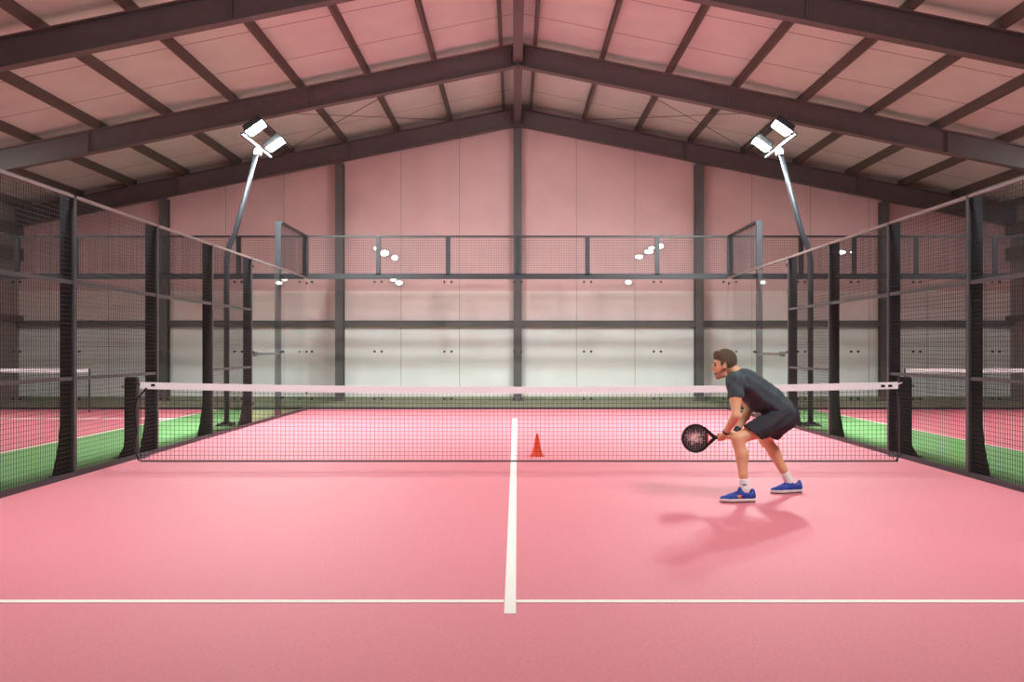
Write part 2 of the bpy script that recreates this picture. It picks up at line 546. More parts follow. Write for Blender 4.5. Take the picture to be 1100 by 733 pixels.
def lamp_mast(y, s, label, out=0.0, ty=0.07, lens='lens'):
    bx_ = AX + s * (5.46 + out)
    t = thing('lamp_mast', label, 'lamp', (bx_, y, -0.002), 'court lamp masts')

    def X(d):
        return AX + s * (d + out)
    b = MB()
    b.box((bx_ - 0.16, y - 0.16, -0.002), (bx_ + 0.16, y + 0.16, 0.016))
    for a in (-0.12, 0.12):
        for c in (-0.12, 0.12):
            b.tube([(bx_ + a, y + c, 0.01), (bx_ + a, y + c, 0.05)], 0.014, 6)
    for k in range(4):
        a = math.pi / 4 + k * math.pi / 2
        dx, dy = math.cos(a), math.sin(a)
        nx, ny = -dy * 0.006, dx * 0.006
        b.prism([(bx_ + dx * 0.04 + nx, y + dy * 0.04 + ny, 0.016), (bx_ + dx * 0.19 + nx, y + dy * 0.19 + ny, 0.016), (bx_ + dx * 0.04 + nx, y + dy * 0.04 + ny, 0.08)], (-2 * nx, -2 * ny, 0))
    b.build('base_plate', M['black'], t)
    path = [(X(5.46), y, 0.0), (X(5.46), y, 3.0)]
    for k in range(1, 6):                             # smooth bend, then the leaning upper length
        u = k / 5
        path.append((X(5.46 - 0.16 * u * u), y, 3.0 + 0.62 * u - 0.03 * u * u))
    path.append((X(4.88), y, 5.16))
    MB().tube(path, [0.052] * (len(path) - 1) + [0.04], 14).build('pole', M['pole'], t, smooth=True)
    bar = MB()
    bar.box((X(4.89) - 0.03, y - 1.05, 5.19), (X(4.89) + 0.03, y + 1.0, 5.24))
    bar.prism([(X(4.93), y - 0.1, 5.05), (X(4.83), y - 0.1, 5.05), (X(4.83), y - 0.1, 5.19), (X(4.93), y - 0.1, 5.19)], (0, 0.2, 0))
    bar.build('crossbar', M['barpaint'], t)
    for yy in (y - 0.9, y + 0.52):
        # floodlight head: body plate, cooling fins and a glowing lens, tipped down over the court
        c = Vector((X(4.66), yy, 5.35))
        nrm = Vector((-s * 0.56, ty, -0.8)).normalized()
        side = Vector((0, 1, 0))
        e1 = side.cross(nrm).normalized()
        e2 = nrm.cross(e1).normalized()
        hw, hl = 0.17, 0.235

        def q(a, b_, d):
            return c + e1 * a + e2 * b_ + nrm * d
        h = MB()
        h.prism([q(-hw - .02, -hl - .02, -0.05), q(hw + .02, -hl - .02, -0.05), q(hw + .02, hl + .02, -0.05), q(-hw - .02, hl + .02, -0.05)], nrm * 0.045)
        for k in range(7):
            v = -hl + 2 * hl * k / 6
            h.prism([q(-hw, v - .006, -0.12), q(hw, v - .006, -0.12), q(hw, v - .006, -0.05), q(-hw, v - .006, -0.05)], e2 * 0.012)
        ev = e1 if e1.x * s < 0 else -e1           # added hood along the upper, court-side edge keeps the light off the roof
        hd = c + ev * (hw + 0.012)
        h.prism([hd - e2 * (hl + .02) - nrm * 0.05, hd + e2 * (hl + .02) - nrm * 0.05, hd + e2 * (hl + .02) + nrm * 0.17, hd - e2 * (hl + .02) + nrm * 0.17], ev * 0.008)
        ho = h.build('lamp_head', M['black'], t)
        l = MB()
        l.prism([q(-hw, -hl, -0.005), q(hw, -hl, -0.005), q(hw, hl, -0.005), q(-hw, hl, -0.005)], nrm * 0.01)
        l.build('lens', M[lens], ho)
        br = MB()
        br.tube([(X(4.89), yy, 5.22), q(0, 0, -0.07)], 0.018, 8)
        br.build('bracket', M['black'], ho)
    return t


lamp_mast(18.4, -1, 'grey bent lamp mast with two lit floodlights over the side of the loose net cord')
lamp_mast(18.4, 1, 'grey bent lamp mast with two lit floodlights rising behind the player')
lamp_mast(6.4, -1, 'bent lamp mast nearer the camera, on the side of the loose net cord', 0.0, 0.62, 'softlens')
lamp_mast(6.4, 1, 'bent lamp mast nearer the camera, on the side of the player', 0.0, 0.62, 'softlens')
lamp_mast(18.4, -1, 'lamp mast of the neighbouring court by the side wall, past the loose net cord', 8.0, 0.0, 'softlens')  # added out of view to brighten the hall and end wall
lamp_mast(18.4, 1, 'lamp mast of the neighbouring court by the side wall, behind the player', 8.0, 0.0, 'softlens')  # opposite copy, also unseen and added for its light

# ------------------------------------------------------------------ the net
YN = 12.36
NL, NR = -4.70, 4.81
net = thing('court_net', 'black net with white top tape strung across the court behind the player', 'net', (AX, YN, 0))


def net_top(x):
    u = (x - NL) / (NR - NL)
    return 1.005 - 0.06 * (4 * u * (1 - u))


nm_v, nm_f = [], []
nx, nz = 178, 17
for i in range(nx + 1):
    x = NL + (NR - NL) * i / nx
    zt = net_top(x) - 0.06
    for a, b_ in (((x, 0.03), (x, zt)),):
        k = len(nm_v)
        r = 0.0019
        for p in (a, b_):
            for c1, c2 in ((-1, -1), (1, -1), (1, 1), (-1, 1)):
                nm_v.append((p[0] + r * c1, YN + r * c2, p[1]))
        for q in range(4):
            nm_f.append((k + q, k + (q + 1) % 4, k + 4 + (q + 1) % 4, k + 4 + q))
for j in range(nz + 1):
    k = len(nm_v)
    r = 0.0019
    seg = 24
    for i in range(seg + 1):
        x = NL + (NR - NL) * i / seg
        z = 0.03 + (net_top(x) - 0.09) * j / nz
        for c1, c2 in ((-1, -1), (1, -1), (1, 1), (-1, 1)):
            nm_v.append((x, YN + r * c1, z + r * c2))
    for i in range(seg):
        for q in range(4):
            a = k + i * 4 + q
            b_ = k + i * 4 + (q + 1) % 4
            nm_f.append((a, b_, b_ + 4, a + 4))
me = bpy.data.meshes.new('net_mesh')
me.from_pydata(nm_v, [], nm_f)
link('net_mesh', me, M['netcord'], net)
bm_ = MB()
for i in range(24):
    x0, x1 = NL + (NR - NL) * i / 24, NL + (NR - NL) * (i + 1) / 24
    z0, z1 = net_top(x0), net_top(x1)
    bm_.prism([(x0, YN - 0.012, z0 - 0.085), (x1, YN - 0.012, z1 - 0.085), (x1, YN - 0.012, z1), (x0, YN - 0.012, z0)], (0, 0.024, 0))
bm_.build('top_tape', M['band'], net)
for (x, z) in ((NL + 0.16, -0.035), (NR - 0.10, -0.045), (NR - 0.19, -0.045)):
    MB().box((x - 0.025, YN - 0.016, net_top(x) + z - 0.016), (x + 0.025, YN + 0.016, net_top(x) + z + 0.016)).build('tape_tie', M['dark'], net)
MB().box((NL, YN - 0.01, 0.005), (NR, YN + 0.01, 0.02)).build('bottom_tape', M['netcord'], net)
for x in (NL, NR):
    MB().tube([(x, YN, 0.01), (x, YN, net_top(x) - 0.06)], 0.006, 6).build('side_cord', M['netcord'], net)
for s, xc in ((-1, XL - 0.115), (1, XR + 0.115)):
    yp = YN + (0.52 if s < 0 else 0.66)
    npost = thing('net_post', 'black steel net post with flared foot, ' + ('the loose cord hanging beside it' if s < 0 else 'standing behind the player'), 'post', (xc, yp, 0), 'net posts')
    p = MB()
    foot = [(-0.08, 0), (0.165, 0), (0.16, 0.02), (0.12, 0.09), (0.09, 0.14), (0.08, 0.3), (0.08, 1.03), (0.06, 1.055), (-0.06, 1.055), (-0.08, 1.03)]
    p.prism([(xc + s * a, yp - 0.05, b) for a, b in foot], (0, 0.1, 0))
    po = p.build('upright', M['black'], npost, bevel=0.006)
    MB().box((xc - 0.2, yp - 0.1, -0.002), (xc + 0.2, yp + 0.1, 0.01)).build('foot_plate', M['black'], npost)
    MB().tube([(xc + s * 0.085, yp - 0.02, 0.93), (xc + s * 0.12, yp - 0.02, 0.93)], 0.02, 8).build('winder', M['alu'], npost)
    MB().tube([(xc - s * 0.05, yp - 0.05, 0.98), ((NL if s < 0 else NR), YN, 0.975)], 0.009, 6).build('tension_cord', M['band'] if s > 0 else M['netcord'], npost)
for pts in ([(NL + 0.08, YN - 0.02, 0.93), (NL - 0.07, YN + 0.05, 0.78), (NL - 0.12, YN + 0.12, 0.66), (NL - 0.10, YN + 0.1, 0.5), (NL - 0.09, YN + 0.1, 0.36), (NL - 0.13, YN + 0.08, 0.2), (NL - 0.02, YN, 0.02)],
            [(NR + 0.02, YN, 0.93), (NR + 0.06, YN + 0.03, 0.6), (NR + 0.05, YN + 0.04, 0.3), (NR + 0.08, YN + 0.1, 0.1), (NR - 0.02, YN, 0.02)]):
    MB().tube(pts, 0.012, 6).build('loose_cord', M['netcord'], net)

# ------------------------------------------------------------------ cone
cx_, cy_ = (577 - CX) * 13.05 / F, 13.05
cone = thing('traffic_cone', 'small orange training cone on pink turf just behind the net', 'cone', (cx_, cy_, 0))
prof = [(0.086, 0.012), (0.082, 0.022), (0.066, 0.05), (0.05, 0.11), (0.036, 0.18), (0.024, 0.25), (0.014, 0.292), (0.009, 0.298), (0.006, 0.29), (0.012, 0.24), (0.05, 0.05), (0.07, 0.013)]
MB().lathe(prof, (cx_, cy_, 0)).build('cone_body', M['cone'], cone, smooth=True)
b = MB()
pl = []
for k in range(8):
    a = math.pi / 8 + k * math.pi / 4
    pl.append((cx_ + 0.112 * math.cos(a), cy_ + 0.112 * math.sin(a), 0.0))
b.prism(pl, (0, 0, 0.014))
b.build('base', M['cone'], cone, bevel=0.004)

# ------------------------------------------------------------------ glowing spots added on the end wall for reflections in the glass


def wall_lamp(px, py, w, h, label):
    Y = YW - 0.16
    p = P(px, py, Y)
    t = thing('wall_lamp', label, 'lamp', (p.x, YW, p.z), 'small bright lamps on the end wall')
    a, c = w / 2 * Y / F, h / 2 * Y / F
    hb = MB()
    n_ = 14
    ring = [(p.x + (a + .012) * math.cos(2 * math.pi * k / n_), Y + 0.03, p.z + (c + .012) * math.sin(2 * math.pi * k / n_)) for k in range(n_)]
    hb.prism(ring, (0, 0.06, 0))
    hb.box((p.x - 0.02, Y + 0.08, p.z - 0.02), (p.x + 0.02, YW, p.z + 0.02))
    hb.build('housing', M['alu'], t)
    l = MB()
    l.prism([(p.x + a * math.cos(2 * math.pi * k / n_), Y, p.z + c * math.sin(2 * math.pi * k / n_)) for k in range(n_)], (0, 0.03, 0))
    l.build('lens', M['spot'], t)  # glowing oval face of the added spot


for a in ((405, 267, 7, 4, 'small bright lamp behind the back mesh, left of the left trio'),
          (413, 272, 9, 6, 'small bright lamp behind the back mesh, middle of the left trio'),
          (424, 277, 6, 5, 'small bright lamp behind the back mesh, right of the left trio'),
          (422.5, 300.5, 6, 3, 'small bright lamp by the girder under the left trio, upper of its pair'),
          (428.5, 304, 7, 4, 'small bright lamp just under the girder below the left trio, lower of its pair'),
          (709, 264.5, 8, 5, 'small bright lamp behind the back mesh, right end of the right-hand cluster'),
          (700, 266.5, 6, 3, 'small faint lamp behind the back mesh, third along the right-hand cluster'),
          (697, 270.5, 9, 4, 'small bright lamp behind the back mesh, second along the right-hand cluster'),
          (686.5, 276, 8, 4, 'small bright lamp behind the back mesh, left end of the right-hand cluster'),
          (675, 303.5, 6, 4, 'small bright lamp under the girder below the right-hand cluster'),
          (904, 271, 9, 4, 'small bright lamp behind the right side fence, left of its pair'),
          (916.5, 271, 5, 3, 'small bright lamp behind the right side fence, right of its pair')):
    wall_lamp(*a)

# nets of the neighbouring courts
for s, x0, x1, lab in ((-1, -13.2, -9.6, 'white-topped net on the neighbouring court, seen through the fence with the loose net cord'),
                       (1, 8.8, 13.2, 'white-topped net on the neighbouring court, seen through the fence behind the player')):
    yn = 22.2
    t = thing('court_net', lab, 'net', ((x0 + x1) / 2, yn, 0), 'neighbouring nets')
    MB().box((x0, yn - 0.012, 0.90), (x1, yn + 0.012, 0.985)).build('top_tape', M['band'], t)
    grid_wires((x0, yn, 0.02), (1, 0, 0), (0, 0, 1), x1 - x0, 0.9, 0.07, 0.0018, 'net_mesh', M['wire'], t)
    for x in (x0, x1):
        MB().box((x - 0.015, yn - 0.015, -0.002), (x + 0.015, yn + 0.015, 0.985)).build('net_post', M['rail'], t, bevel=0.004)

# ------------------------------------------------------------------ implicit surfaces for the player


class Field:
    def __init__(self, lo, hi, h):
        self.h = h
        self.lo = np.array(lo, float)
        n = np.ceil((np.array(hi, float) - self.lo) / h).astype(int) + 1
        self.ax = [self.lo[i] + h * np.arange(n[i]) for i in range(3)]
        self.d = np.full(tuple(n), 1.0, np.float32)

    def _win(self, lo, hi):
        s = []
        for i in range(3):
            a = max(0, int((lo[i] - self.lo[i]) / self.h))
            b = min(len(self.ax[i]), int((hi[i] - self.lo[i]) / self.h) + 2)
            if b <= a:
                return None
            s.append(slice(a, b))
        return tuple(s)

    def _grid(self, s):
        return np.meshgrid(self.ax[0][s[0]], self.ax[1][s[1]], self.ax[2][s[2]], indexing='ij', sparse=True)

    def _merge(self, s, dd, k, op='add'):
        a = self.d[s]
        dd = dd.astype(np.float32)
        if op == 'add':
            if k <= 0:
                self.d[s] = np.minimum(a, dd)
            else:
                hh = np.maximum(k - np.abs(a - dd), 0) / k
                self.d[s] = np.minimum(a, dd) - hh * hh * k * 0.25
        else:
            b = -dd
            if k <= 0:
                self.d[s] = np.maximum(a, b)
            else:
                hh = np.maximum(k - np.abs(a - b), 0) / k
                self.d[s] = np.maximum(a, b) + hh * hh * k * 0.25

    def cone(self, p0, r0, p1, r1, k=0.02, op='add'):
        p0, p1 = np.array(p0, float), np.array(p1, float)
        m = max(r0, r1) + 0.05 + k
        s = self._win(np.minimum(p0, p1) - m, np.maximum(p0, p1) + m)
        if s is None:
            return self
        X, Y, Z = self._grid(s)
        v = p1 - p0
        L = max(v @ v, 1e-9)
        t = np.clip(((X - p0[0]) * v[0] + (Y - p0[1]) * v[1] + (Z - p0[2]) * v[2]) / L, 0, 1)
        dd = np.sqrt((X - p0[0] - t * v[0]) ** 2 + (Y - p0[1] - t * v[1]) ** 2 + (Z - p0[2] - t * v[2]) ** 2) - (r0 + t * (r1 - r0))
        self._merge(s, dd, k, op)
        return self

    def chain(self, pts, rs, k=0.02):
        for i in range(len(pts) - 1):
            self.cone(pts[i], rs[i], pts[i + 1], rs[i + 1], k)
        return self

    def ell(self, c, r, R=None, k=0.02, op='add'):
        c, r = np.array(c, float), np.array(r, float)
        R = np.eye(3) if R is None else np.array(R, float)      # rows = local axes
        m = r.max() + 0.05 + k
        s = self._win(c - m, c + m)
        if s is None:
            return self
        X, Y, Z = self._grid(s)
        q = [(X - c[0]) * R[i][0] + (Y - c[1]) * R[i][1] + (Z - c[2]) * R[i][2] for i in range(3)]
        k0 = np.sqrt(sum((q[i] / r[i]) ** 2 for i in range(3)))
        k1 = np.sqrt(sum((q[i] / r[i] ** 2) ** 2 for i in range(3))) + 1e-9
        self._merge(s, k0 * (k0 - 1) / k1, k, op)
        return self

    def half(self, p, nrm):
        """keep the side the normal points away from."""
        p, nrm = np.array(p, float), np.array(nrm, float)
        nrm = nrm / np.linalg.norm(nrm)
        X, Y, Z = np.meshgrid(*self.ax, indexing='ij', sparse=True)
        self.d = np.maximum(self.d, ((X - p[0]) * nrm[0] + (Y - p[1]) * nrm[1] + (Z - p[2]) * nrm[2]).astype(np.float32))
        return self

    def warp(self, fn):
        X, Y, Z = np.meshgrid(*self.ax, indexing='ij', sparse=True)
        self.d = self.d + fn(X, Y, Z).astype(np.float32)
        return self

    def mesh(self, name):
        d = self.d
        d[0], d[-1] = 1, 1
        d[:, 0], d[:, -1] = 1, 1
        d[:, :, 0], d[:, :, -1] = 1, 1
        s = d < 0
        nx, ny, nz = d.shape
        cnt = np.zeros((nx - 1, ny - 1, nz - 1), np.int8)
        for a in (0, 1):
            for b in (0, 1):
                for c in (0, 1):
                    cnt += s[a:nx - 1 + a, b:ny - 1 + b, c:nz - 1 + c]
        act = np.argwhere((cnt > 0) & (cnt < 8))
        idx = np.full(cnt.shape, -1, np.int32)
        idx[act[:, 0], act[:, 1], act[:, 2]] = np.arange(len(act))
        acc = np.zeros((len(act), 3))
        num = np.zeros(len(act))
        corners = [(a, b, c) for a in (0, 1) for b in (0, 1) for c in (0, 1)]
        for p in corners:
            for q in corners:
                if sum(abs(p[i] - q[i]) for i in range(3)) == 1 and p < q:
                    dp = d[act[:, 0] + p[0], act[:, 1] + p[1], act[:, 2] + p[2]].astype(float)
                    dq = d[act[:, 0] + q[0], act[:, 1] + q[1], act[:, 2] + q[2]].astype(float)
                    mk = (dp < 0) != (dq < 0)
                    t = np.where(mk, dp / np.where(mk, dp - dq, 1), 0)
                    pos = np.array(p)[None] + t[:, None] * (np.array(q) - np.array(p))[None]
                    acc += pos * mk[:, None]
                    num += mk
        v = (act + acc / num[:, None]) * self.h + self.lo
        faces = []
        for ax in range(3):
            o = [(ax + 1) % 3, (ax + 2) % 3]
            sl0 = [slice(None)] * 3
            sl1 = [slice(None)] * 3
            sl0[ax] = slice(0, -1)
            sl1[ax] = slice(1, None)
            e = np.argwhere(s[tuple(sl0)] != s[tuple(sl1)])
            ok = (e[:, o[0]] > 0) & (e[:, o[1]] > 0) & (e[:, o[0]] < d.shape[o[0]] - 1) & (e[:, o[1]] < d.shape[o[1]] - 1)
            e = e[ok]
            ins = s[e[:, 0], e[:, 1], e[:, 2]]
            quad = []
            for da, db in ((-1, -1), (0, -1), (0, 0), (-1, 0)):
                c = e.copy()
                c[:, o[0]] += da
                c[:, o[1]] += db
                quad.append(idx[c[:, 0], c[:, 1], c[:, 2]])
            quad = np.stack(quad, 1)
            quad[~ins] = quad[~ins][:, ::-1]
            faces.append(quad)
        faces = np.concatenate(faces)
        me = bpy.data.meshes.new(name)
        me.from_pydata(v.tolist(), [], faces.tolist())
        me.update()
        me.polygons.foreach_set('use_smooth', [True] * len(me.polygons))
        return me

    def build(self, name, m, parent):
        return link(name, self.mesh(name), m, parent, smooth=True)


# --- joints, measured on the photograph with a distance for each
J = dict(
    neck=P(789, 402, 9.40), sh_n=P(790, 410, 9.21), sh_f=P(790, 411, 9.58),
    el_n=P(790.5, 447, 9.10), wr_n=P(779.5, 465, 9.25),
    el_f=P(805, 440, 9.56), wr_f=P(790, 465.5, 9.38),
    hip_n=P(838, 451, 9.32), hip_f=P(843, 449, 9.54),
    kn_n=P(792.5, 471.5, 9.18), an_n=P(800, 526, 9.11),
    kn_f=P(821.5, 471, 9.72), an_f=P(848, 517.5, 9.70),
)
body_y = 9.40
prs = thing('person', 'man in dark T-shirt and shorts crouching in blue shoes, holding a racket out', 'person', (2.4, 9.4, 0))


def ax3(a):
    """frame whose first axis is a (in the x-z plane), second up the back, third across."""
    a = Vector(a).normalized()
    y = Vector((0, 1, 0))
    b = y.cross(a).normalized()
    if b.z < 0:
        b = -b
    return [tuple(a), tuple(b), tuple(y)]


spine = P(842, 446, 9.43) - P(789, 404, 9.40)
TR = ax3(spine)
head_R = ax3(Vector((-1, 0, -0.06)))
HY = 9.40


def H(px, py, off=0.0):
    p = P(px, py, HY)
    return Vector((p.x, HY + off, p.z))


# racket axis, needed by the hands
RY = 9.30
R0 = P(768.5, 470.3, RY)       # top of the grip
R1 = P(789, 467.0, RY)         # butt
rax = (R1 - R0).normalized()
rup = Vector((-rax.z, 0, rax.x))
if rup.z < 0:
    rup = -rup
toC = Vector((0, -1, 0))


def on_grip(t, up, cam):
    """a point t metres along the grip, up above its axis and cam metres towards the camera."""
    return R0 + rax * t + rup * up + toC * cam


b = Field((1.80, 8.92, 0.0), (2.85, 9.88, 1.43), 0.005)
# torso
b.ell(P(804, 416, 9.40), (0.20, 0.115, 0.165), TR, 0.03)
b.ell(P(823, 430, 9.41), (0.18, 0.105, 0.145), TR, 0.05)
b.ell(P(840, 446, 9.43), (0.14, 0.13, 0.16), TR, 0.05)
b.cone(J['sh_n'], 0.06, J['sh_f'], 0.06, 0.04)
# neck and head
b.cone(P(792, 402, HY), 0.066, H(782, 394), 0.056, 0.03)
b.ell(H(779.3, 387.8), (0.092, 0.100, 0.074), head_R, 0.02)
b.ell(H(773.8, 394.5), (0.066, 0.086, 0.062), head_R, 0.03)
b.cone(H(777.5, 403.2, -0.042), 0.020, H(771.8, 405.0, -0.012), 0.020, 0.03)
b.cone(H(777.5, 403.2, 0.042), 0.020, H(771.8, 405.0, 0.012), 0.020, 0.03)
b.cone(H(770.6, 405.2, -0.006), 0.014, H(770.6, 405.2, 0.006), 0.014, 0.02)
b.cone(H(767.4, 389.6, -0.03), 0.011, H(767.4, 389.6, 0.03), 0.011, 0.014)
b.cone(H(767.0, 391.5), 0.007, H(765.2, 397.6), 0.012, 0.010)
b.cone(H(766.6, 398.3, -0.012), 0.008, H(766.6, 398.3, 0.012), 0.008, 0.008)
b.cone(H(767.6, 401.2, -0.017), 0.006, H(767.6, 401.2, 0.017), 0.006, 0.008)
b.cone(H(768.0, 402.6, -0.015), 0.0065, H(768.0, 402.6, 0.015), 0.0065, 0.008)
for s in (-1, 1):
    b.ell(H(766.6, 392.6, s * 0.031), (0.012, 0.010, 0.014), None, 0.01, 'sub')
    e = H(777.0, 393.4, s * 0.073)
    b.ell(e, (0.019, 0.033, 0.011), head_R, 0.006)
    b.ell(e + Vector((-0.004, s * 0.013, 0.002)), (0.008, 0.016, 0.007), head_R, 0.006, 'sub')
# arms
for k_, s in (('n', -1), ('f', 1)):
    sh, el, wr = J['sh_' + k_], J['el_' + k_], J['wr_' + k_]
    mid = sh.lerp(el, 0.5)
    b.cone(sh, 0.062, mid, 0.050, 0.03)
    b.cone(mid, 0.050, el, 0.040, 0.03)
    fm = el.lerp(wr, 0.3)
    b.cone(el, 0.040, fm, 0.043, 0.02)
    b.cone(fm, 0.043, wr, 0.026, 0.02)
# hands closed round the grip: near (left) hand by the head of the racket, far (right) hand at the butt
for k_, t0, cam in (('n', 0.022, 1.0), ('f', 0.112, -1.0)):
    wr = J['wr_' + k_]
    palm = on_grip(t0 + 0.034, 0.004, 0.032 * cam)
    b.cone(wr, 0.026, palm, 0.024, 0.02)
    b.cone(on_grip(t0 + 0.004, -0.002, 0.030 * cam), 0.016, on_grip(t0 + 0.066, 0.0, 0.030 * cam), 0.018, 0.02)
    for f_ in range(4):
        t = t0 + 0.004 + 0.0205 * f_
        r = (0.0088, 0.0095, 0.0092, 0.0080)[f_]
        ln_ = (0.94, 1.0, 1.04, 0.9)[f_]
        b.chain([on_grip(t, -0.004, 0.034 * cam), on_grip(t, -0.030 * ln_, 0.016 * cam), on_grip(t, -0.031 * ln_, -0.012 * cam), on_grip(t, -0.008, -0.029 * cam), on_grip(t, 0.012 * ln_, -0.026 * cam)], [r * 1.05, r, r, r * 0.95, r * 0.85], 0.004)
    b.chain([on_grip(t0 + 0.058, 0.016, 0.028 * cam), on_grip(t0 + 0.034, 0.031, 0.012 * cam), on_grip(t0 + 0.008, 0.029, -0.006 * cam)], [0.014, 0.0105, 0.009], 0.008)
# legs
for k_, s in (('n', -1), ('f', 1)):
    hp, kn, an = J['hip_' + k_], J['kn_' + k_], J['an_' + k_]
    b.cone(hp, 0.098, hp.lerp(kn, 0.55), 0.078, 0.03)
    b.cone(hp.lerp(kn, 0.55), 0.078, kn, 0.056, 0.03)
    b.cone(kn + Vector((-0.012, 0, 0.004)), 0.046, kn + Vector((-0.006, 0, -0.035)), 0.042, 0.02)
    back = Vector((0.022, 0, 0))
    cf = kn.lerp(an, 0.32)
    b.cone(kn, 0.054, cf + back, 0.054, 0.03)
    b.cone(cf + back, 0.054, kn.lerp(an, 0.72) + back * 0.3, 0.038, 0.03)
    b.cone(kn.lerp(an, 0.72) + back * 0.3, 0.038, an, 0.034, 0.02)
    b.cone(kn, 0.046, kn.lerp(an, 0.7) - back * 0.1, 0.034, 0.02)
    b.cone(an, 0.034, an + Vector((-0.03, 0, -0.045)), 0.032, 0.02)
body = b.build('body', M['skin'], prs)
# stubble on jaw and upper lip: faces of the same mesh with their own colour
body.data.materials.append(M['stubble'])
mi = []
for pl_ in body.data.polygons:
    c = pl_.center
    px = CX + (c.x) * F / HY
    py = CY + (CAMH - c.z) * F / HY
    on = c.z > 1.08 and (py > 399.6 + max(0, (px - 770)) * -0.62 + (0 if px > 767.5 else 0.6)) and px < 778 and py < 408.5 and (py > 400.2 or px > 771)
    mi.append(1 if on else 0)
body.data.polygons.foreach_set('material_index', mi)
for s in (-1, 1):
    f_ = Field(np.array(H(767.9, 392.6, s * 0.031)) - 0.02, np.array(H(767.9, 392.6, s * 0.031)) + 0.02, 0.002)
    f_.ell(H(767.9, 392.6, s * 0.031), (0.011, 0.011, 0.011), None, 0)
    f_.build('eye', M['eye'], prs)
    MB().tube([H(766.3, 390.2, s * 0.014), H(766.1, 389.6, s * 0.03), H(767.6, 389.9, s * 0.048)], 0.004, 6).build('eyebrow', M['hair'], prs)

# hair
hr = Field((1.83, 9.28, 1.14), (2.16, 9.52, 1.44), 0.004)
hr.ell(H(779.6, 387.4), (0.107, 0.111, 0.086), head_R, 0.0)
hr.cone(H(771, 381.5, -0.03), 0.034, H(771, 381.5, 0.03), 0.034, 0.03)
X, Y, Z = np.meshgrid(*hr.ax, indexing='ij', sparse=True)
pxg = CX + X * F / HY
pyg = CY + (CAMH - Z) * F / HY
keep_a = (pyg - (386.4 + 0.35 * np.clip(pxg - 769, -4, 5))) * HY / F                      # above the fringe line
keep_b = np.maximum((778.8 - pxg), (pyg - 395.0 - 0.0 * pxg)) * HY / F                    # back of the head down to the nape
keep_c = np.maximum(np.maximum(772.8 - pxg, pxg - 776.2), pyg - 393.0) * HY / F           # sideburn
hr.d = np.maximum(hr.d, np.minimum(np.minimum(keep_a, keep_b), keep_c)).astype(np.float32)
hr.warp(lambda X, Y, Z: 0.0035 * np.sin(X * 190 + 3 * np.sin(Y * 60)) * np.sin(Z * 170 + Y * 40) + 0.002 * np.sin(Y * 260 + X * 120))
hr.build('hair', M['hair'], prs)

# shirt
sh = Field((1.84, 8.98, 0.60), (2.82, 9.84, 1.32), 0.006)
sh.ell(P(805, 415.2, 9.40), (0.205, 0.142, 0.185), TR, 0.0)
sh.ell(P(823.5, 428.5, 9.41), (0.20, 0.140, 0.172), TR, 0.06)
sh.ell(P(839, 443, 9.43), (0.15, 0.140, 0.178), TR, 0.06)
sh.ell(P(797, 410, 9.40), (0.12, 0.10, 0.15), TR, 0.05)
sh.ell(P(812, 433, 9.40), (0.09, 0.08, 0.13), TR, 0.05)
sh.cone(P(790.5, 411, 9.22), 0.080, P(790.5, 411, 9.57), 0.080, 0.04)
sh.cone(P(790, 408.5, 9.33), 0.076, P(790, 408.5, 9.47), 0.076, 0.03)
for k_ in 'nf':
    a, e = J['sh_' + k_], J['el_' + k_]
    sh.cone(a, 0.082, a.lerp(e, 0.55), 0.070, 0.05)
sh.warp(lambda X, Y, Z: 0.0045 * np.sin((X + Z) * 34 + 2.2 * np.sin(Y * 17) + Z * 20) + 0.003 * np.sin((X - Z) * 52 + 3 * np.sin(X * 21)))
# hems: sleeves, waist, neck opening
sg = np.array(spine) / np.linalg.norm(np.array(spine))
sh.half(P(843.5, 449, 9.43), sg)
for k_, s in (('n', -1), ('f', 1)):
    a, e = np.array(J['sh_' + k_]), np.array(J['el_' + k_])
    u = (e - a) / np.linalg.norm(e - a)
    q = a + (e - a) * 0.50
    X, Y, Z = np.meshgrid(*sh.ax, indexing='ij', sparse=True)
    pl_ = (X - q[0]) * u[0] + (Y - q[1]) * u[1] + (Z - q[2]) * u[2]
    near = np.sqrt((X - q[0]) ** 2 + (Y - q[1]) ** 2 + (Z - q[2] + 0.04) ** 2) - 0.105
    sh.d = np.maximum(sh.d, np.minimum(pl_, 1e3) * (near < 0) + -1e3 * (near >= 0)).astype(np.float32)
nk = P(786.5, 399.2, HY)
sh.cone(nk, 0.063, H(777, 391), 0.070, 0.0, 'sub')
shirt = sh.build('shirt', M['shirt'], prs)

# shorts
so = Field((2.05, 9.02, 0.42), (2.86, 9.92, 1.0), 0.006)
so.ell(P(841, 446.5, 9.43), (0.145, 0.145, 0.178), TR, 0.0)
so.half(P(826, 433, 9.42), -sg)
for k_, rr in (('n', 0.099), ('f', 0.102)):
    hp, kn = J['hip_' + k_], J['kn_' + k_]
    so.cone(hp, 0.113, hp.lerp(kn, 0.85), rr, 0.05)
so.warp(lambda X, Y, Z: 0.005 * np.sin(X * 40 + 2 * np.sin(Z * 22) + Y * 18) + 0.003 * np.sin(Z * 70 - X * 40))
X, Y, Z = np.meshgrid(*so.ax, indexing='ij', sparse=True)
for k_, tt, ymid in (('n', 0.66, -1), ('f', 0.68, 1)):
    hp, kn = np.array(J['hip_' + k_]), np.array(J['kn_' + k_])
    u = (kn - hp) / np.linalg.norm(kn - hp)
    q = hp + (kn - hp) * tt
    if k_ == 'n':
        u = np.array((-0.62, 0, -0.78))
    pl_ = (X - q[0]) * u[0] + (Y - q[1]) * u[1] + (Z - q[2]) * u[2]
    side_ = (Y - 9.46) * ymid > 0
    so.d = np.where(side_ & (pl_ > 0) & (so.d < 0.3), np.maximum(so.d, pl_), so.d).astype(np.float32)
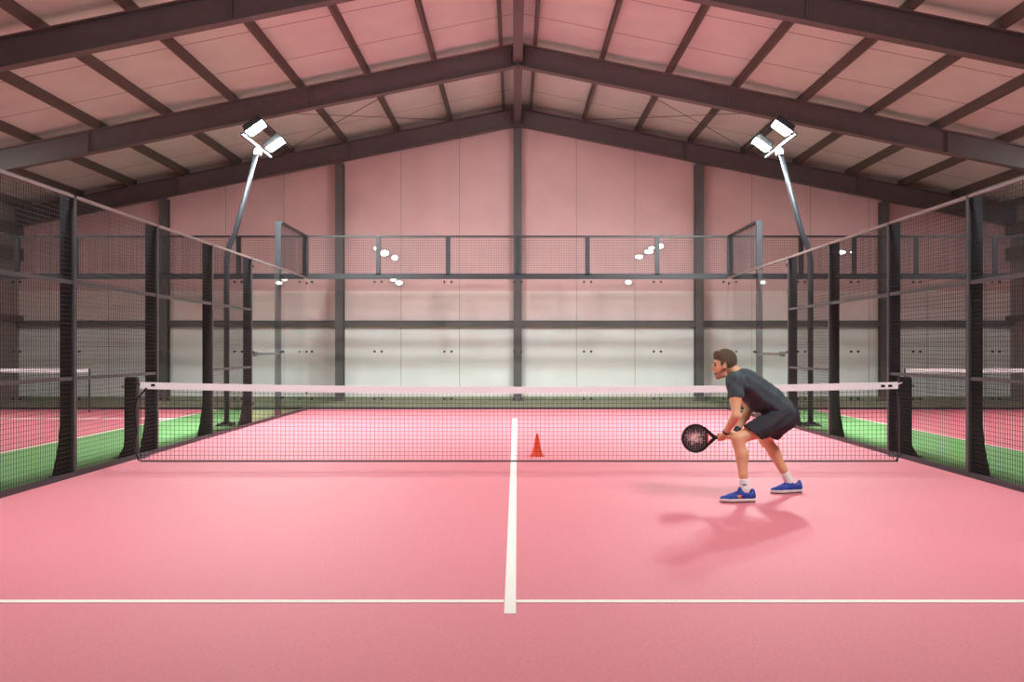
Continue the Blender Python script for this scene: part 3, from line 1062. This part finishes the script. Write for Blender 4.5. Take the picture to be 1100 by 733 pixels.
so.build('shorts', M['shorts'], prs)


def shoe(an, yaw, emblem):
    """trainer with the toe pointing to -x turned by yaw; an = ankle joint."""
    c, s = math.cos(yaw), math.sin(yaw)
    fx = Vector((-c, -s, 0))                # towards the toe
    fy = Vector((s, -c, 0))                 # towards the camera side
    o = Vector((an.x, an.y, 0.0))

    def q(a, b_, z):
        return o + fx * a + fy * b_ + Vector((0, 0, z))
    lo = np.minimum.reduce([np.array(q(a, b_, 0)) for a in (-0.13, 0.27) for b_ in (-0.09, 0.09)])
    hi = np.maximum.reduce([np.array(q(a, b_, 0)) for a in (-0.13, 0.27) for b_ in (-0.09, 0.09)])
    f_ = Field((lo[0], lo[1], -0.01), (hi[0], hi[1], 0.2), 0.004)
    f_.cone(q(-0.055, 0, 0.055), 0.041, q(0.03, 0, 0.06), 0.043, 0.02)
    f_.cone(q(0.03, 0, 0.062), 0.043, q(0.13, 0.004, 0.040), 0.040, 0.02)
    f_.cone(q(0.13, 0.004, 0.040), 0.040, q(0.207, -0.004, 0.033), 0.027, 0.02)
    f_.cone(q(-0.07, 0, 0.06), 0.03, q(-0.075, 0, 0.108), 0.018, 0.03)       # heel tab
    f_.cone(q(0.02, 0, 0.08), 0.042, q(0.035, 0, 0.115), 0.030, 0.03)        # tongue
    f_.cone(q(-0.018, 0, 0.10), 0.034, q(-0.03, 0, 0.2), 0.045, 0.01, 'sub')
    f_.half((0, 0, 0.03), (0, 0, -1))
    up = f_.build('shoe', M['shoe'], prs)
    sl = Field((lo[0], lo[1], -0.01), (hi[0], hi[1], 0.08), 0.004)
    sl.cone(q(-0.06, 0, 0.03), 0.044, q(0.03, 0, 0.03), 0.044, 0.0)
    sl.cone(q(0.03, 0, 0.03), 0.043, q(0.13, 0.004, 0.03), 0.050, 0.02)
    sl.cone(q(0.13, 0.004, 0.03), 0.050, q(0.205, -0.004, 0.03), 0.036, 0.02)
    sl.half((0, 0, 0.036), (0, 0, 1))
    sl.half((0, 0, 0.008), (0, 0, -1))
    sl.build('sole', M['sole'], up)
    ol = Field((lo[0], lo[1], -0.01), (hi[0], hi[1], 0.04), 0.004)
    ol.cone(q(-0.06, 0, 0.01), 0.040, q(0.03, 0, 0.01), 0.040, 0.0)
    ol.cone(q(0.03, 0, 0.01), 0.040, q(0.13, 0.004, 0.01), 0.046, 0.02)
    ol.cone(q(0.13, 0.004, 0.01), 0.046, q(0.20, -0.004, 0.01), 0.034, 0.02)
    ol.half((0, 0, 0.012), (0, 0, 1))
    ol.half((0, 0, 0.001), (0, 0, -1))
    ol.build('outsole', M['outsole'], up)
    l = MB()
    for k in range(4):
        a = 0.055 + 0.022 * k
        z = 0.109 - 0.0085 * k
        l.tube([q(a, -0.034, z - 0.014), q(a + 0.004, -0.012, z), q(a + 0.004, 0.012, z), q(a, 0.034, z - 0.014)], 0.005, 6)
    l.build('laces', M['shoe'], up)
    if emblem:
        e = Field(np.array(q(0.055, 0.045, 0.06)) - 0.07, np.array(q(0.055, 0.045, 0.06)) + 0.07, 0.003)
        e.ell(q(0.05, 0.041, 0.058), (0.036, 0.010, 0.016), [tuple(fx), tuple(fy), (0, 0, 1)], 0.0)
        e.ell(q(0.05, 0.052, 0.056), (0.022, 0.010, 0.006), [tuple(fx), tuple(fy), (0, 0, 1)], 0.003, 'sub')
        e.build('emblem', M['orange'], up)


shoe(Vector((J['an_n'].x, J['an_n'].y, 0)), 0.10, True)
shoe(Vector((J['an_f'].x + 0.03, J['an_f'].y, 0)), 0.25, False)
for k_, dx in (('n', 0.0), ('f', 0.03)):
    kn, an = J['kn_' + k_], J['an_' + k_]
    top = kn.lerp(an, 0.80)
    f_ = Field(np.array(an) - np.array((0.15, 0.12, 0.10)), np.array(an) + np.array((0.15, 0.12, 0.2)), 0.004)
    f_.cone(top - (an - top) * 0.2, 0.043, an, 0.043, 0.0)
    f_.cone(an, 0.042, Vector((an.x + dx - 0.015, an.y, 0.06)), 0.038, 0.02)
    dr = np.array(an - top)
    f_.half(top, -dr)
    f_.warp(lambda X, Y, Z: 0.001 * np.sin(Z * 300))
    sk = f_.build('sock', M['sock'], prs)
    if k_ == 'n':
        m_ = top.lerp(an, 0.45)
        MB().box((m_.x - 0.022, m_.y - 0.050, m_.z - 0.006), (m_.x + 0.012, m_.y - 0.038, m_.z + 0.002)).build('printed_mark', M['dark'], sk)


def band(name, wr, el, w, r, m, t=0.03):
    d = (el - wr).normalized()
    a = wr + d * t
    f_ = Field(np.array(a) - 0.1, np.array(a) + 0.1, 0.004)
    f_.cone(a - d * 0.05, r, a + d * 0.05, r, 0)
    f_.half(a + d * w, d)
    f_.half(a - d * w, -d)
    return f_.build(name, m, prs)


band('bracelet', J['wr_n'], J['el_n'], 0.011, 0.034, M['dark'], 0.012)
band('wristband', J['wr_f'], J['el_f'], 0.034, 0.036, M['dark'], 0.03)

# ------------------------------------------------------------------ racket
HC = P(747.3, 471.0, RY)
rk = thing('padel_racket', 'dark perforated padel racket with pale patterned face, held in front of the man', 'racket', (HC.x, RY, HC.z))
f_ = Field((HC.x - 0.16, RY - 0.03, HC.z - 0.17), (HC.x + 0.26, RY + 0.03, HC.z + 0.17), 0.003)
X, Y, Z = np.meshgrid(*f_.ax, indexing='ij', sparse=True)
u = X - HC.x
v = Z - HC.z
k0 = np.sqrt((u / 0.134) ** 2 + (v / 0.137) ** 2)
d2 = (k0 - 1) * 0.134
tap = np.abs(v - (R0.z - HC.z) * np.clip(u / 0.19, 0, 1)) - np.clip(0.104 - 0.9 * (u - 0.089), 0.013, 0.2)
tap = np.maximum(np.maximum(tap * 0.75, u - 0.20), 0.085 - u)
d2 = np.minimum(d2, tap)
cut = np.abs(v - 0.003) - np.clip((0.158 - u) * 0.95, 0, 0.04)
cut = np.maximum(np.maximum(cut, 0.112 - u), u - 0.156)
full = np.maximum(d2, -cut)
rim = np.maximum(full, -(np.maximum(d2 + 0.020, u - 0.098)))
f_.d = np.broadcast_to(np.maximum(rim, np.abs(Y - RY) - 0.019), f_.d.shape).astype(np.float32).copy()
me = f_.mesh('frame')
link('frame', me, M['dark'], rk, smooth=True)
f_ = Field((HC.x - 0.16, RY - 0.03, HC.z - 0.17), (HC.x + 0.15, RY + 0.03, HC.z + 0.17), 0.003)
X, Y, Z = np.meshgrid(*f_.ax, indexing='ij', sparse=True)
u = X - HC.x
v = Z - HC.z
k0 = np.sqrt((u / 0.134) ** 2 + (v / 0.137) ** 2)
d2 = np.maximum((k0 - 1) * 0.134 + 0.016, u - 0.105)
st = 0.0205
hu = (np.mod(u + st / 2, st) - st / 2)
hv = (np.mod(v + st / 2, st) - st / 2)
hole = np.sqrt(hu ** 2 + hv ** 2) - 0.0047
inner = np.maximum((k0 - 1) * 0.134 + 0.026, u - 0.09)
hole = np.maximum(hole, inner)
f_.d = np.broadcast_to(np.maximum(np.maximum(d2, -hole), np.abs(Y - RY) - 0.016), f_.d.shape).astype(np.float32).copy()
me = f_.mesh('face')
me.transform(Matrix.Translation(-HC))
fo = link('face', me, M['racket'], rk, smooth=False, world=False)
gr = MB()
gp = []
for k in range(13):
    gp.append(R0 + rax * ((R1 - R0).length * k / 12 - 0.004))
gr.tube(gp, [0.0165 + 0.0012 * (k % 2) for k in range(13)], 12)
gr.build('grip', M['grip'], rk, smooth=True)
MB().tube([R1 - rax * 0.004, R1 + rax * 0.012, R1 + rax * 0.016], [0.021, 0.022, 0.016], 12).build('butt_cap', M['pale'], rk, smooth=True)
tp = HC + Vector((0.105, 0, 0.003))
MB().prism([(tp.x, RY - 0.0195, tp.z - 0.045), (tp.x + 0.014, RY - 0.0195, tp.z - 0.045), (tp.x + 0.014, RY - 0.0195, tp.z + 0.045), (tp.x, RY - 0.0195, tp.z + 0.045)], (0, 0.039, 0)).build('throat_strip', M['redprint'], rk)

# ------------------------------------------------------------------ camera, world, view
cam = bpy.data.cameras.new('camera')
co = bpy.data.objects.new('camera', cam)
C.objects.link(co)
co.location = (0, 0, CAMH)
co.rotation_euler = (math.radians(90), 0, 0)
cam.sensor_width = 36
cam.sensor_fit = 'HORIZONTAL'
cam.lens = 36 * F / 1100
cam.shift_x = -(CX - 550) / 1100
cam.shift_y = (CY - 366.5) / 1100
cam.clip_end = 200
sc = bpy.context.scene
sc.camera = co
w = bpy.data.worlds.new('world')
sc.world = w
w.use_nodes = True
w.node_tree.nodes['Background'].inputs[0].default_value = (0.5, 0.48, 0.48, 1)
w.node_tree.nodes['Background'].inputs[1].default_value = 0.1
sc.view_settings.view_transform = 'Standard'
sc.view_settings.look = 'None'
sc.view_settings.gamma = 1
sc.view_settings.exposure = 0.0
sc.view_settings.use_curve_mapping = False
sc.cycles.use_denoising = True
sc.cycles.max_bounces = 10
sc.cycles.diffuse_bounces = 6
sc.cycles.transparent_max_bounces = 32
sc.cycles.caustics_reflective = False
sc.cycles.caustics_refractive = False
